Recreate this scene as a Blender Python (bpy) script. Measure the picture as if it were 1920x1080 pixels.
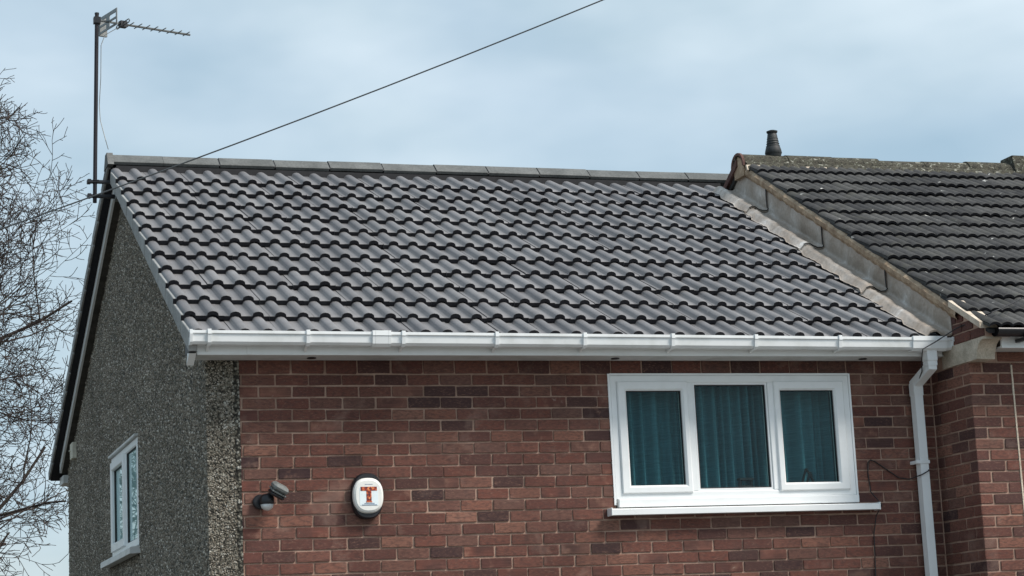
import bpy, math, random
from mathutils import Vector, Matrix

# ------------------------------------------------------------------ clear
for o in list(bpy.data.objects):
    bpy.data.objects.remove(o, do_unlink=True)
scene = bpy.context.scene
col = scene.collection
Z0 = 4.9                                   # height of the reference bed joint above the ground

# ------------------------------------------------------------------ camera
YAW, PIT, ROL, FPX = 0.3212, 0.1847, -0.0485, 3955.0
cd = bpy.data.cameras.new('camera'); cam = bpy.data.objects.new('camera', cd); col.objects.link(cam)
fw = Vector((math.sin(YAW)*math.cos(PIT), math.cos(YAW)*math.cos(PIT), math.sin(PIT)))
rt = Vector((math.cos(YAW), -math.sin(YAW), 0)); up = rt.cross(fw)
r2 = rt*math.cos(ROL) + up*math.sin(ROL); u2 = -rt*math.sin(ROL) + up*math.cos(ROL)
M = Matrix((r2, u2, -fw)).transposed().to_4x4()
M.translation = Vector((-2.708, -13.494, -2.059 + Z0))
cam.matrix_world = M
cd.sensor_width = 36; cd.lens = FPX/1920*36; cd.clip_end = 3000; cd.clip_start = .1
scene.camera = cam

# ------------------------------------------------------------------ world, sun, exposure
SUN_EL, SUN_AZ = math.radians(48), math.radians(128)      # azimuth measured from +Y clockwise (towards +X)
w = bpy.data.worlds.new('World'); scene.world = w; w.use_nodes = True
nt = w.node_tree; nt.nodes.clear()
out = nt.nodes.new('ShaderNodeOutputWorld'); bg = nt.nodes.new('ShaderNodeBackground')
sky = nt.nodes.new('ShaderNodeTexSky'); sky.sky_type = 'NISHITA'; sky.sun_disc = False
sky.sun_elevation = SUN_EL; sky.sun_rotation = SUN_AZ; sky.air_density = 1.3; sky.dust_density = 2.0
tc = nt.nodes.new('ShaderNodeTexCoord'); mp = nt.nodes.new('ShaderNodeMapping')
mp.inputs['Scale'].default_value = (1.6, 1.6, 3.4); mp.inputs['Rotation'].default_value = (0, .35, .6)
n1 = nt.nodes.new('ShaderNodeTexNoise'); n1.inputs['Scale'].default_value = 1.7; n1.inputs['Detail'].default_value = 5
n1.inputs['Roughness'].default_value = .48; n1.inputs['Distortion'].default_value = .5
rp = nt.nodes.new('ShaderNodeValToRGB'); rp.color_ramp.elements[0].position = .34; rp.color_ramp.elements[1].position = .66
rp.color_ramp.elements[0].color = (.45, .45, .45, 1); rp.color_ramp.elements[1].color = (.96, .96, .96, 1)
n2 = nt.nodes.new('ShaderNodeTexNoise'); n2.inputs['Scale'].default_value = 3.6; n2.inputs['Detail'].default_value = 4; n2.inputs['Roughness'].default_value = .46
rp2 = nt.nodes.new('ShaderNodeValToRGB'); rp2.color_ramp.elements[0].position = .36; rp2.color_ramp.elements[1].position = .68
rp2.color_ramp.elements[0].color = (2.35, 3.3, 3.95, 1); rp2.color_ramp.elements[1].color = (4.5, 5.25, 5.75, 1)
mx = nt.nodes.new('ShaderNodeMix'); mx.data_type = 'RGBA'
L = nt.links.new
L(tc.outputs['Generated'], mp.inputs[0]); L(mp.outputs[0], n1.inputs[0]); L(mp.outputs[0], n2.inputs[0])
L(n1.outputs[0], rp.inputs[0]); L(n2.outputs[0], rp2.inputs[0])
L(rp.outputs[0], mx.inputs['Factor']); L(sky.outputs[0], mx.inputs['A']); L(rp2.outputs[0], mx.inputs['B'])
L(mx.outputs['Result'], bg.inputs[0]); L(bg.outputs[0], out.inputs[0]); bg.inputs[1].default_value = .1
sd = bpy.data.lights.new('sun', 'SUN'); sun = bpy.data.objects.new('sun', sd); col.objects.link(sun)
sd.energy = 2.6; sd.angle = math.radians(16); sd.color = (1, .94, .87)
sdir = Vector((math.sin(SUN_AZ)*math.cos(SUN_EL), math.cos(SUN_AZ)*math.cos(SUN_EL), math.sin(SUN_EL)))
sun.location = (0, 0, 30); sun.rotation_euler = sdir.to_track_quat('Z', 'Y').to_euler()
vs = scene.view_settings; vs.view_transform = 'Standard'; vs.look = 'None'; vs.exposure = 0.76; vs.gamma = 1

# ------------------------------------------------------------------ helpers
rnd = random.Random(7)
WP = {}                                     # world position of every object (parents are never rotated)

def setp(o, label=None, cat=None, group=None, kind=None):
    if label: o['label'] = label
    if cat: o['category'] = cat
    if group: o['group'] = group
    if kind: o['kind'] = kind
    return o

def thing(name, loc, label, cat, group=None):
    o = bpy.data.objects.new(name, None); o.empty_display_size = .2; col.objects.link(o)
    o.location = loc; WP[o.name] = Vector(loc)
    return setp(o, label, cat, group)

def mesh(name, verts, faces, mat, smooth=False):
    m = bpy.data.meshes.new(name); m.from_pydata([tuple(v) for v in verts], [], faces); m.update()
    if mat: m.materials.append(mat)
    if smooth is True:
        m.polygons.foreach_set('use_smooth', [True]*len(m.polygons))
    elif smooth:
        m.polygons.foreach_set('use_smooth', smooth)
    return m

def place(name, me, parent, loc, rot=(0, 0, 0), scale=(1, 1, 1)):
    o = bpy.data.objects.new(name, me); col.objects.link(o)
    p = Vector(loc)
    if parent:
        o.parent = parent; o.location = p - WP[parent.name]
    else:
        o.location = p
    o.rotation_euler = rot; o.scale = scale
    WP[o.name] = p
    return o

def obj(name, vf, mat, parent=None, smooth=False):
    """one mesh object from world-space verts; its origin at the base centre"""
    v, f = vf
    lo = [min(p[i] for p in v) for i in range(3)]; hi = [max(p[i] for p in v) for i in range(3)]
    c = Vector(((lo[0]+hi[0])/2, (lo[1]+hi[1])/2, lo[2]))
    me = mesh(name, [Vector(p)-c for p in v], f, mat, smooth)
    return place(name, me, parent, c)

def join(*parts):
    V, F = [], []
    for v, f in parts:
        k = len(V); V += [tuple(p) for p in v]; F += [tuple(i+k for i in q) for q in f]
    return V, F

def box(x0, x1, y0, y1, z0, z1):
    v = [(x, y, z) for x in (x0, x1) for y in (y0, y1) for z in (z0, z1)]
    return v, [(0, 1, 3, 2), (4, 6, 7, 5), (0, 4, 5, 1), (2, 3, 7, 6), (0, 2, 6, 4), (1, 5, 7, 3)]

def bbox(x0, x1, y0, y1, z0, z1, b=.003):
    """box with chamfered edges"""
    xs, ys, zs = (x0, x1), (y0, y1), (z0, z1); v = []; idx = {}
    for i in (0, 1):
        for j in (0, 1):
            for k in (0, 1):
                sx, sy, sz = (1, -1)[i], (1, -1)[j], (1, -1)[k]
                for a in range(3):
                    p = [xs[i]+sx*b, ys[j]+sy*b, zs[k]+sz*b]; p[a] = (xs[i], ys[j], zs[k])[a]
                    idx[(i, j, k, a)] = len(v); v.append(tuple(p))
    f = []
    def add(q, n):
        a, c_, d = (Vector(v[t]) for t in q[:3])
        if (c_-a).cross(d-a).dot(Vector(n)) < 0: q = q[::-1]
        f.append(tuple(q))
    for a in range(3):
        o1, o2 = [t for t in range(3) if t != a]
        for s in (0, 1):
            q = []
            for (m1, m2) in ((0, 0), (1, 0), (1, 1), (0, 1)):
                key = [0, 0, 0]; key[a] = s; key[o1] = m1; key[o2] = m2; q.append(idx[(*key, a)])
            n = [0, 0, 0]; n[a] = (-1, 1)[s]; add(q, n)
        for s1 in (0, 1):
            for s2 in (0, 1):
                q = []
                for e, ax in ((0, o1), (1, o1), (1, o2), (0, o2)):
                    key = [0, 0, 0]; key[a] = e; key[o1] = s1; key[o2] = s2; q.append(idx[(*key, ax)])
                n = [0, 0, 0]; n[o1] = (-1, 1)[s1]; n[o2] = (-1, 1)[s2]; add(q, n)
    for i in (0, 1):
        for j in (0, 1):
            for k in (0, 1):
                add([idx[(i, j, k, a)] for a in range(3)], ((-1, 1)[i], (-1, 1)[j], (-1, 1)[k]))
    return v, f

def prism(poly, axis, a0, a1):
    """polygon (in the two other axes, in order) extruded along axis 'x','y' or 'z'"""
    n = len(poly); v = []
    for a in (a0, a1):
        for p in poly:
            v.append({'x': (a, p[0], p[1]), 'y': (p[0], a, p[1]), 'z': (p[0], p[1], a)}[axis])
    f = [tuple(range(n)), tuple(range(2*n-1, n-1, -1))]
    for i in range(n):
        j = (i+1) % n; f.append((i, i+n, j+n, j))
    ar = sum(poly[i][0]*poly[(i+1) % n][1]-poly[(i+1) % n][0]*poly[i][1] for i in range(n))
    flip = (ar > 0) == (axis != 'y')
    if a1 < a0: flip = not flip
    if flip: f = [q[::-1] for q in f]
    return v, f

def tube(path, r, seg=6, cap=True):
    path = [Vector(p) for p in path]; V, F = [], []
    rr = r if isinstance(r, (list, tuple)) else [r]*len(path)
    ref = None
    for i, p in enumerate(path):
        t = (path[min(i+1, len(path)-1)]-path[max(i-1, 0)]).normalized()
        if ref is None:
            ref = t.orthogonal().normalized()
        ref = (ref - t*ref.dot(t)).normalized(); b = t.cross(ref)
        for k in range(seg):
            a = 2*math.pi*k/seg
            V.append(tuple(p + (ref*math.cos(a)+b*math.sin(a))*rr[i]))
    for i in range(len(path)-1):
        for k in range(seg):
            k2 = (k+1) % seg
            F.append((i*seg+k, i*seg+k2, (i+1)*seg+k2, (i+1)*seg+k))
    if cap:
        F.append(tuple(range(seg))[::-1]); F.append(tuple((len(path)-1)*seg+k for k in range(seg)))
    return V, F

def lathe(prof, c, seg=24, axis='z'):
    V, F = [], []
    for (r, h) in prof:
        for k in range(seg):
            a = 2*math.pi*k/seg
            x, y = r*math.cos(a), r*math.sin(a)
            V.append((c[0]+x, c[1]+y, c[2]+h) if axis == 'z' else (c[0]+x, c[1]-h, c[2]+y))
    for i in range(len(prof)-1):
        for k in range(seg):
            k2 = (k+1) % seg; F.append((i*seg+k, i*seg+k2, (i+1)*seg+k2, (i+1)*seg+k))
    F.append(tuple(range(seg))[::-1]); F.append(tuple((len(prof)-1)*seg+k for k in range(seg)))
    return V, F

def sweepbox(path, wx, d):
    """rectangular pipe: section wx along X and d across the path, path in the YZ plane at x"""
    V, F = [], []
    P = [Vector(p) for p in path]
    for i, p in enumerate(P):
        ns = []
        if i > 0: ns.append((P[i]-P[i-1]).normalized())
        if i < len(P)-1: ns.append((P[i+1]-P[i]).normalized())
        t = sum(ns, Vector()).normalized(); nrm = Vector((0, -t.z, t.y))
        m = nrm/ max(.3, abs(t.dot(ns[0])))
        for sx, sn in ((-1, -1), (1, -1), (1, 1), (-1, 1)):
            V.append(tuple(p + Vector((sx*wx/2, 0, 0)) + m*sn*d/2))
    for i in range(len(P)-1):
        for k in range(4):
            k2 = (k+1) % 4; F.append((i*4+k, i*4+k2, (i+1)*4+k2, (i+1)*4+k))
    F.append((3, 2, 1, 0)); F.append(tuple((len(P)-1)*4+k for k in range(4)))
    return V, F

# ------------------------------------------------------------------ materials
class NT:
    def __init__(s, name):
        s.m = bpy.data.materials.new(name); s.m.use_nodes = True; s.t = s.m.node_tree
        s.b = s.t.nodes['Principled BSDF']; s.o = s.t.nodes['Material Output']
    def n(s, ty, **kw):
        x = s.t.nodes.new(ty)
        for k, v in kw.items():
            if k.startswith('i_'):
                x.inputs[k[2:].replace('_', ' ')].default_value = v
            else: setattr(x, k, v)
        return x
    def l(s, a, b): s.t.links.new(a, b)
    def coord(s, sc=(1, 1, 1), which='Object', add_random=True):
        c = s.n('ShaderNodeTexCoord'); mpp = s.n('ShaderNodeMapping'); mpp.inputs['Scale'].default_value = sc
        if add_random:
            oi = s.n('ShaderNodeObjectInfo'); va = s.n('ShaderNodeVectorMath', operation='MULTIPLY_ADD')
            cx = s.n('ShaderNodeCombineXYZ')
            for i in range(3): s.l(oi.outputs['Random'], cx.inputs[i])
            s.l(cx.outputs[0], va.inputs[0]); va.inputs[1].default_value = (37.1, 61.7, 23.9); s.l(c.outputs[which], va.inputs[2])
            s.l(va.outputs[0], mpp.inputs[0])
        else:
            s.l(c.outputs[which], mpp.inputs[0])
        return mpp.outputs[0]
    def noise(s, vec, scale, detail=4, rough=.55, dist=0):
        x = s.n('ShaderNodeTexNoise'); x.inputs['Scale'].default_value = scale; x.inputs['Detail'].default_value = detail
        x.inputs['Roughness'].default_value = rough; x.inputs['Distortion'].default_value = dist; s.l(vec, x.inputs['Vector']); return x.outputs[0]
    def ramp(s, fac, stops, interp='LINEAR'):
        x = s.n('ShaderNodeValToRGB'); e = x.color_ramp.elements; x.color_ramp.interpolation = interp
        while len(e) < len(stops): e.new(.5)
        for el, (p, c) in zip(e, stops):
            el.position = p; el.color = (*c, 1) if len(c) == 3 else c
        s.l(fac, x.inputs[0]); return x.outputs[0]
    def mix(s, fac, a, b, mode='MIX'):
        x = s.n('ShaderNodeMix', data_type='RGBA', blend_type=mode)
        for inp, val in (('Factor', fac), ('A', a), ('B', b)):
            if isinstance(val, (int, float)): x.inputs[inp].default_value = val
            elif isinstance(val, tuple): x.inputs[inp].default_value = (*val, 1) if len(val) == 3 else val
            else: s.l(val, x.inputs[inp])
        return x.outputs['Result']
    def math(s, op, a, b=None):
        x = s.n('ShaderNodeMath', operation=op)
        for i, val in enumerate((a, b)):
            if val is None: continue
            if isinstance(val, (int, float)): x.inputs[i].default_value = val
            else: s.l(val, x.inputs[i])
        return x.outputs[0]
    def bump(s, h, strength=.3, dist=.005):
        x = s.n('ShaderNodeBump'); x.inputs['Strength'].default_value = strength; x.inputs['Distance'].default_value = dist
        s.l(h, x.inputs['Height']); s.l(x.outputs[0], s.b.inputs['Normal']); return x
    def color(s, c):
        if isinstance(c, tuple): s.b.inputs['Base Color'].default_value = (*c, 1)
        else: s.l(c, s.b.inputs['Base Color'])
    def rough(s, r, spec=.5):
        if isinstance(r, (int, float)): s.b.inputs['Roughness'].default_value = r
        else: s.l(r, s.b.inputs['Roughness'])
        s.b.inputs['Specular IOR Level'].default_value = spec

g3 = lambda v: (v, v, v)
MAT = {}

def m_brick():
    t = NT('brick_clay')
    v = t.coord()
    oi = t.n('ShaderNodeObjectInfo'); ge = t.n('ShaderNodeNewGeometry')
    rr = t.math('FRACT', t.math('ADD', oi.outputs['Random'], ge.outputs['Random Per Island']))
    base = t.ramp(rr, [(0, (.048, .027, .028)), (.08, (.074, .038, .035)), (.22, (.118, .050, .041)), (.5, (.160, .062, .046)),
                       (.66, (.180, .076, .057)), (.82, (.148, .078, .062)), (.93, (.23, .100, .070)), (1, (.26, .130, .094))])
    # kiln flashing: broad soft patches inside a brick
    n = t.noise(v, 7, 3, .5)
    c = t.mix(t.ramp(n, [(.42, g3(0)), (.66, g3(.75))]), base, (.082, .044, .038))
    n2 = t.noise(v, 11, 4, .6)
    c = t.mix(t.ramp(n2, [(.54, g3(0)), (.76, g3(.6))]), c, (.34, .190, .135))
    # drag-wired face: fine horizontal streaks
    vs_ = t.coord((9, 9, 150)); n3 = t.noise(vs_, 1.0, 3, .6)
    c = t.mix(.55, c, t.ramp(n3, [(.3, g3(.62)), (.7, g3(1.3))]), 'MULTIPLY')
    n4 = t.noise(v, 160, 2, .5)
    c = t.mix(.5, c, t.ramp(n4, [(.3, g3(.7)), (.7, g3(1.25))]), 'MULTIPLY')
    # lime smears and spots
    n5 = t.noise(v, 23, 3, .5, 1.0)
    c = t.mix(t.ramp(n5, [(.70, g3(0)), (.78, g3(.55))]), c, (.46, .36, .30))
    gp_ = t.n('ShaderNodeNewGeometry').outputs['Position']
    c = t.mix(.85, c, t.ramp(t.noise(gp_, .9, 5, .6), [(.32, g3(.68)), (.52, g3(1.0)), (.70, g3(1.22))]), 'MULTIPLY')
    eff = t.ramp(t.noise(gp_, 3.1, 5, .65, .4), [(.56, g3(0)), (.74, g3(.38))])
    c = t.mix(eff, c, (.36, .25, .20))
    soot = t.ramp(t.noise(gp_, 2.3, 4, .6), [(.28, g3(.55)), (.42, g3(0))])
    c = t.mix(soot, c, (.058, .040, .036))
    t.color(c); t.rough(.88, .25)
    h = t.mix(.5, n3, n4)
    t.bump(h, .5, .003)
    return t.m

def m_mortar(name='mortar', a=(.31, .200, .152), b=(.47, .320, .248)):
    t = NT(name); v = t.coord()
    c = t.ramp(t.noise(v, 9, 4, .6), [(.35, a), (.65, b)])
    c = t.mix(.5, c, t.ramp(t.noise(v, 220, 2), [(.3, g3(.65)), (.7, g3(1.2))]), 'MULTIPLY')
    t.color(c); t.rough(.95, .2); t.bump(t.noise(v, 180, 3), .5, .004); return t.m

def m_tile():
    t = NT('concrete_tile_grey'); v = t.coord()
    oi = t.n('ShaderNodeObjectInfo')
    base = t.ramp(oi.outputs['Random'], [(0, (.146, .143, .147)), (.5, (.170, .167, .171)), (1, (.195, .192, .195))])
    c = t.mix(.5, base, t.ramp(t.noise(v, 5, 4, .6), [(.3, g3(.78)), (.7, g3(1.18))]), 'MULTIPLY')
    c = t.mix(.7, c, t.ramp(t.noise(v, 260, 2, .6), [(.3, g3(.72)), (.7, g3(1.22))]), 'MULTIPLY')
    vs_ = t.coord((40, 2.5, 2.5)); c = t.mix(.25, c, t.ramp(t.noise(vs_, 1, 3), [(.3, g3(.8)), (.7, g3(1.15))]), 'MULTIPLY')
    gp_ = t.n('ShaderNodeNewGeometry').outputs['Position']
    c = t.mix(.5, c, t.ramp(t.noise(gp_, 1.7, 5, .6), [(.3, g3(.82)), (.7, g3(1.15))]), 'MULTIPLY')
    c = t.mix(t.ramp(t.noise(gp_, 21, 3, .5), [(.70, g3(0)), (.80, g3(.45))]), c, (.34, .33, .31))
    t.color(c); t.rough(.55, .45); t.bump(t.noise(v, 320, 2), .35, .002); return t.m

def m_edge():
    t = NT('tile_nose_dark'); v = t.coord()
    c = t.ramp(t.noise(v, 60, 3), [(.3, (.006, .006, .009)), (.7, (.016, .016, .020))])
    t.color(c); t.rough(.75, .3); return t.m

def m_oldtile():
    t = NT('old_tile'); v = t.coord()
    oi = t.n('ShaderNodeObjectInfo')
    base = t.ramp(oi.outputs['Random'], [(0, (.036, .036, .037)), (.5, (.056, .056, .056)), (1, (.088, .087, .084))])
    c = t.mix(.8, base, t.ramp(t.noise(v, 14, 5, .65), [(.3, g3(.55)), (.7, g3(1.35))]), 'MULTIPLY')
    c = t.mix(t.ramp(t.noise(v, 6, 4, .6), [(.5, g3(0)), (.72, g3(.55))]), c, (.075, .074, .060))
    c = t.mix(.7, c, t.ramp(t.noise(v, 200, 2), [(.3, g3(.6)), (.7, g3(1.3))]), 'MULTIPLY')
    # lichen and droppings
    n = t.noise(v, 9, 3, .5, .6)
    c = t.mix(t.ramp(n, [(.70, g3(0)), (.735, g3(.9))]), c, (.62, .62, .58))
    t.color(c); t.rough(.85, .3); t.bump(t.noise(v, 120, 4, .6), .6, .005); return t.m

def m_moss_ridge():
    t = NT('mossy_ridge'); v = t.coord((1, 1, 1))
    c = t.ramp(t.noise(v, 26, 5, .7, .8), [(.30, (.016, .017, .015)), (.42, (.045, .045, .036)), (.50, (.105, .095, .076)), (.56, (.045, .050, .030)), (.66, (.40, .39, .34))])
    c = t.mix(.6, c, t.ramp(t.noise(v, 120, 3), [(.3, g3(.5)), (.7, g3(1.3))]), 'MULTIPLY')
    t.color(c); t.rough(.95, .2); t.bump(t.noise(v, 60, 5, .65), .9, .015); return t.m

def m_rough(name, a, b, scale, bump=.6, bd=.008, rough=.92, stops=(.35, .65)):
    t = NT(name); v = t.coord()
    c = t.ramp(t.noise(v, scale, 5, .62), [(stops[0], a), (stops[1], b)])
    c = t.mix(.6, c, t.ramp(t.noise(v, scale*14, 3), [(.3, g3(.65)), (.7, g3(1.25))]), 'MULTIPLY')
    t.color(c); t.rough(rough, .3); t.bump(t.noise(v, scale*8, 5, .65), bump, bd); return t.m

def m_pebble():
    t = NT('pebbledash'); v = t.coord(add_random=False)
    wv = t.n('ShaderNodeVectorMath', operation='MULTIPLY_ADD')
    nz = t.n('ShaderNodeTexNoise'); nz.inputs['Scale'].default_value = 60; t.l(v, nz.inputs['Vector'])
    t.l(nz.outputs['Color'], wv.inputs[0]); wv.inputs[1].default_value = (.012, .012, .012); t.l(v, wv.inputs[2])
    vo = t.n('ShaderNodeTexVoronoi', feature='F1'); vo.inputs['Scale'].default_value = 52; vo.inputs['Randomness'].default_value = 1; t.l(wv.outputs[0], vo.inputs['Vector'])
    sp = t.n('ShaderNodeSeparateColor'); t.l(vo.outputs['Color'], sp.inputs[0])
    peb = t.ramp(sp.outputs[0], [(0, (.10, .092, .072)), (.3, (.16, .148, .115)), (.55, (.22, .205, .165)), (.8, (.30, .285, .24)), (1, (.50, .49, .44))])
    gap = t.ramp(vo.outputs['Distance'], [(.36, g3(0)), (.62, g3(1))])
    c = t.mix(gap, peb, (.032, .030, .025))
    # a thin part of the pebbles has dropped: cement shows
    dn = t.noise(v, 2.2, 4, .6)
    c = t.mix(.55, c, t.ramp(dn, [(.3, g3(.68)), (.7, g3(1.2))]), 'MULTIPLY')
    c = t.mix(t.ramp(t.noise(v, 34, 3, .6), [(.5, g3(0)), (.75, g3(.55))]), c, (.085, .080, .065))
    t.color(c); t.rough(.9, .3)
    h = t.math('SUBTRACT', 1.0, vo.outputs['Distance'])
    t.bump(h, 1.0, .012); return t.m

def m_white(name='white_upvc', c0=(.82, .84, .84), rough=.32, dirt=.18, dirtc=(.40, .40, .36)):
    t = NT(name); v = t.coord()
    c = t.mix(t.ramp(t.noise(v, 5, 5, .65), [(.45, g3(0)), (.8, g3(dirt))]), c0, dirtc)
    t.color(c); t.rough(rough, .5); return t.m

def m_plain(name, c, rough=.5, metal=0, var=.2, scale=30, bump=0):
    t = NT(name); v = t.coord()
    n = t.noise(v, scale, 4)
    t.color(t.mix(1.0, c, t.ramp(n, [(.3, g3(1-var)), (.7, g3(1+var))]), 'MULTIPLY')); t.rough(rough); t.b.inputs['Metallic'].default_value = metal
    if bump: t.bump(n, bump, .003)
    return t.m

def m_lead():
    t = NT('lead_sheet'); v = t.coord()
    c = t.ramp(t.noise(v, 3.5, 5, .6, .5), [(.30, (.27, .218, .172)), (.46, (.37, .310, .255)), (.60, (.47, .42, .37)), (.70, (.70, .67, .63))])
    c = t.mix(.45, c, t.ramp(t.noise(v, 45, 4, .6), [(.3, g3(.65)), (.7, g3(1.25))]), 'MULTIPLY')
    t.color(c); t.rough(t.ramp(t.noise(v, 12, 3), [(.3, g3(.38)), (.7, g3(.62))])); t.b.inputs['Metallic'].default_value = .05
    t.bump(t.noise(v, 10, 3, .5), .4, .010); return t.m

def m_glass(name='window_glass', ior=1.33):
    t = NT(name)
    tr = t.n('ShaderNodeBsdfTransparent'); tr.inputs[0].default_value = (.80, .90, .90, 1)
    gl = t.n('ShaderNodeBsdfGlossy'); gl.inputs['Roughness'].default_value = .01; gl.inputs[0].default_value = (.9, .97, 1, 1)
    fr = t.n('ShaderNodeFresnel'); fr.inputs[0].default_value = ior
    v = t.coord((1, 1, 1), add_random=False); bp = t.n('ShaderNodeBump'); bp.inputs['Strength'].default_value = .08; bp.inputs['Distance'].default_value = .01
    t.l(t.noise(v, 5, 1), bp.inputs['Height'])
    if ior < 1.35: t.l(bp.outputs[0], gl.inputs['Normal'])
    bf = t.n('ShaderNodeNewGeometry').outputs['Backfacing']
    ms = t.n('ShaderNodeMixShader'); t.l(t.math('MULTIPLY', fr.outputs[0], t.math('SUBTRACT', 1.0, bf)), ms.inputs[0]); t.l(tr.outputs[0], ms.inputs[1]); t.l(gl.outputs[0], ms.inputs[2])
    t.l(ms.outputs[0], t.o.inputs[0]); return t.m

def m_curtain():
    t = NT('teal_curtain'); v = t.coord()
    vs_ = t.coord((6, 6, 220)); n = t.noise(vs_, 1, 3, .6)
    c = t.mix(1.0, (.092, .218, .255), t.ramp(n, [(.3, g3(.75)), (.7, g3(1.2))]), 'MULTIPLY')
    t.color(c); t.rough(.9, .2); t.bump(n, .25, .002); return t.m

def m_bark():
    t = NT('winter_bark'); v = t.coord(add_random=False)
    c = t.ramp(t.noise(v, 3, 5, .65), [(.3, (.036, .029, .028)), (.55, (.075, .060, .054)), (.75, (.085, .088, .055))])
    t.color(c); t.rough(.95, .15); t.bump(t.noise(v, 30, 4), .6, .02); return t.m

def m_ground():
    t = NT('ground_grass'); v = t.coord(add_random=False)
    c = t.ramp(t.noise(v, .6, 6, .7), [(.3, (.075, .070, .058)), (.6, (.11, .102, .085)), (.8, (.14, .13, .11))])
    t.color(c); t.rough(.95, .1); t.bump(t.noise(v, 18, 5), .8, .05); return t.m

BRICK, MORTAR = m_brick(), m_mortar()
TILE, EDGE, OLDTILE, MOSS = m_tile(), m_edge(), m_oldtile(), m_moss_ridge()
RIDGE = m_rough('ridge_concrete', (.098, .103, .100), (.155, .160, .155), 4, .35, .003, .7)
VERGE = m_rough('verge_concrete', (.25, .252, .244), (.35, .352, .340), 5, .3, .003, .75)
PEB = m_pebble(); WHITE = m_white(); WHITEOLD = m_white('white_upvc_weathered', (.62, .63, .62), .45, .6, (.28, .28, .24))
LEAD, GLASS, CURTAIN, BARK = m_lead(), m_glass(), m_curtain(), m_bark()
BLACKP = m_plain('black_plastic', (.012, .012, .015), .4)
GASKET = m_plain('black_gasket', (.02, .02, .022), .6)
STONE = m_rough('cast_stone', (.33, .285, .22), (.58, .50, .40), 7, .5, .006)
VMORT = m_rough('verge_mortar', (.27, .190, .125), (.50, .38, .265), 12, .8, .012)
LINTEL = m_rough('cement_fillet', (.50, .42, .33), (.72, .62, .50), 10, .7, .01)
REDRIDGE = m_rough('old_clay_ridge', (.085, .045, .040), (.15, .085, .070), 9, .5, .005)
GREYMETAL = m_plain('weathered_aluminium', (.20, .21, .205), .45, .6)
DARKMETAL = m_plain('dark_mast_steel', (.018, .015, .019), .5, .4)
SILVERP = m_plain('silver_grey_plastic', (.16, .17, .165), .4, .1)
LENS = m_plain('sensor_lens', (.55, .55, .54), .35)
ALWHITE = m_plain('alarm_white', (.80, .80, .76), .35, 0, .05)
PANELW = m_plain('alarm_panel_face', (.78, .86, .88), .3, 0, .04)
def m_tprint():
    t = NT('print_red_orange'); v = t.coord()
    c = t.ramp(t.noise(v, 55, 2, .5), [(.38, (.10, .018, .020)), (.48, (.30, .035, .025)), (.58, (.62, .14, .035)), (.68, (.80, .40, .16))])
    t.color(c); t.rough(.5); return t.m
RED = m_tprint()
ORANGE = m_plain('print_orange', (.75, .20, .045), .5, 0, .3, 150)
BLUEPR = m_plain('print_blue_grey', (.16, .22, .32), .5)
CABLE = m_plain('black_cable', (.014, .012, .014), .55)
WIRE = m_plain('overhead_cable', (.055, .062, .066), .5)
FELT = m_plain('roof_underlay', (.020, .020, .022), .9)
GLASS2 = m_glass('gable_glass', 1.42)
CREAM = m_plain('cream_plastic', (.58, .55, .45), .5)
ROOM = m_plain('room_dark', (.10, .10, .10), .9)
SOFFITSHADE = m_rough('shaded_soffit_board', (.050, .046, .040), (.085, .080, .070), 12, .3, .003)  # shade under the rear verge put into the board's colour
FLUE = m_rough('black_flue', (.018, .020, .022), (.05, .055, .055), 10, .4, .004, .6)
GRASS = m_ground()

# ------------------------------------------------------------------ ground
gv = [(x, y, 0) for x in (-900, 900) for y in (-900, 900)]
setp(obj('ground', (gv, [(0, 2, 3, 1)]), GRASS), kind='structure')

PAVE = m_rough('pale_paving', (.13, .125, .115), (.19, .185, .175), 1.5, .4, .01)
setp(obj('bounce_paving', box(-14, 22, -40, 0.6, -.02, .012), PAVE), kind='structure')  # unseen paving, added for the grey light it bounces under the eaves
# ------------------------------------------------------------------ numbers taken from the photograph (metres)
H = .077; BL = .225; JT = .012
XG, XV, XW, XP = -.345, -.49, -.165, 4.955       # gable face, verge, end of brickwork, party wall face
PITCH = .4968; EY, EZ = -.33, .227               # front roof plane passes through (EY, EZ)
YR, ZR = 3.53, .227 + math.tan(.4968)*3.86
DREAR, RY, RZ = 8.0, 8.4, .25
YN = -.545                                       # neighbour's front face
z = lambda v: v + Z0

house = thing('brick_house', (2.3, 4, 0), 'red brick house with new grey tiled roof, white gutter and pebbledash gable wall', 'house')
nb = thing('neighbour_house', (7.5, 4, 0), 'adjoining brick house with old dark mossy tiled roof, stepped forward beyond the lead flashing', 'house')

# ------------------------------------------------------------------ brick meshes (a few uneven variants, unit size scaled per brick)
def brick_mesh(seed):
    r = random.Random(seed); v, f = bbox(-.5, .5, -.5, .5, -.5, .5, .02)
    v2 = []
    for p in v:
        # uneven arrises: chamfer about 3-5 mm once scaled, a little wander
        x = p[0] + (.012*r.uniform(-1, 1)); y_ = p[1]; z_ = p[2] + .035*r.uniform(-1, 1)
        if abs(p[0]) < .49: x *= .995
        if abs(p[2]) < .49: z_ *= .97
        v2.append((x, y_, z_))
    return mesh('brick', v2, f, BRICK)
BM = [brick_mesh(i) for i in range(16)]

def joined_bricks(name, lst, parent, label=None):
    V, F = [], []
    base = bbox(-.5, .5, -.5, .5, -.5, .5, .02)
    for (c, s) in lst:
        k = len(V)
        V += [(c[0]+p[0]*s[0], c[1]+p[1]*s[1], c[2]+p[2]*s[2]) for p in base[0]]
        F += [tuple(i+k for i in q) for q in base[1]]
    o = obj(name, (V, F), BRICK, parent); setp(o, kind='stuff'); return o

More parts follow.
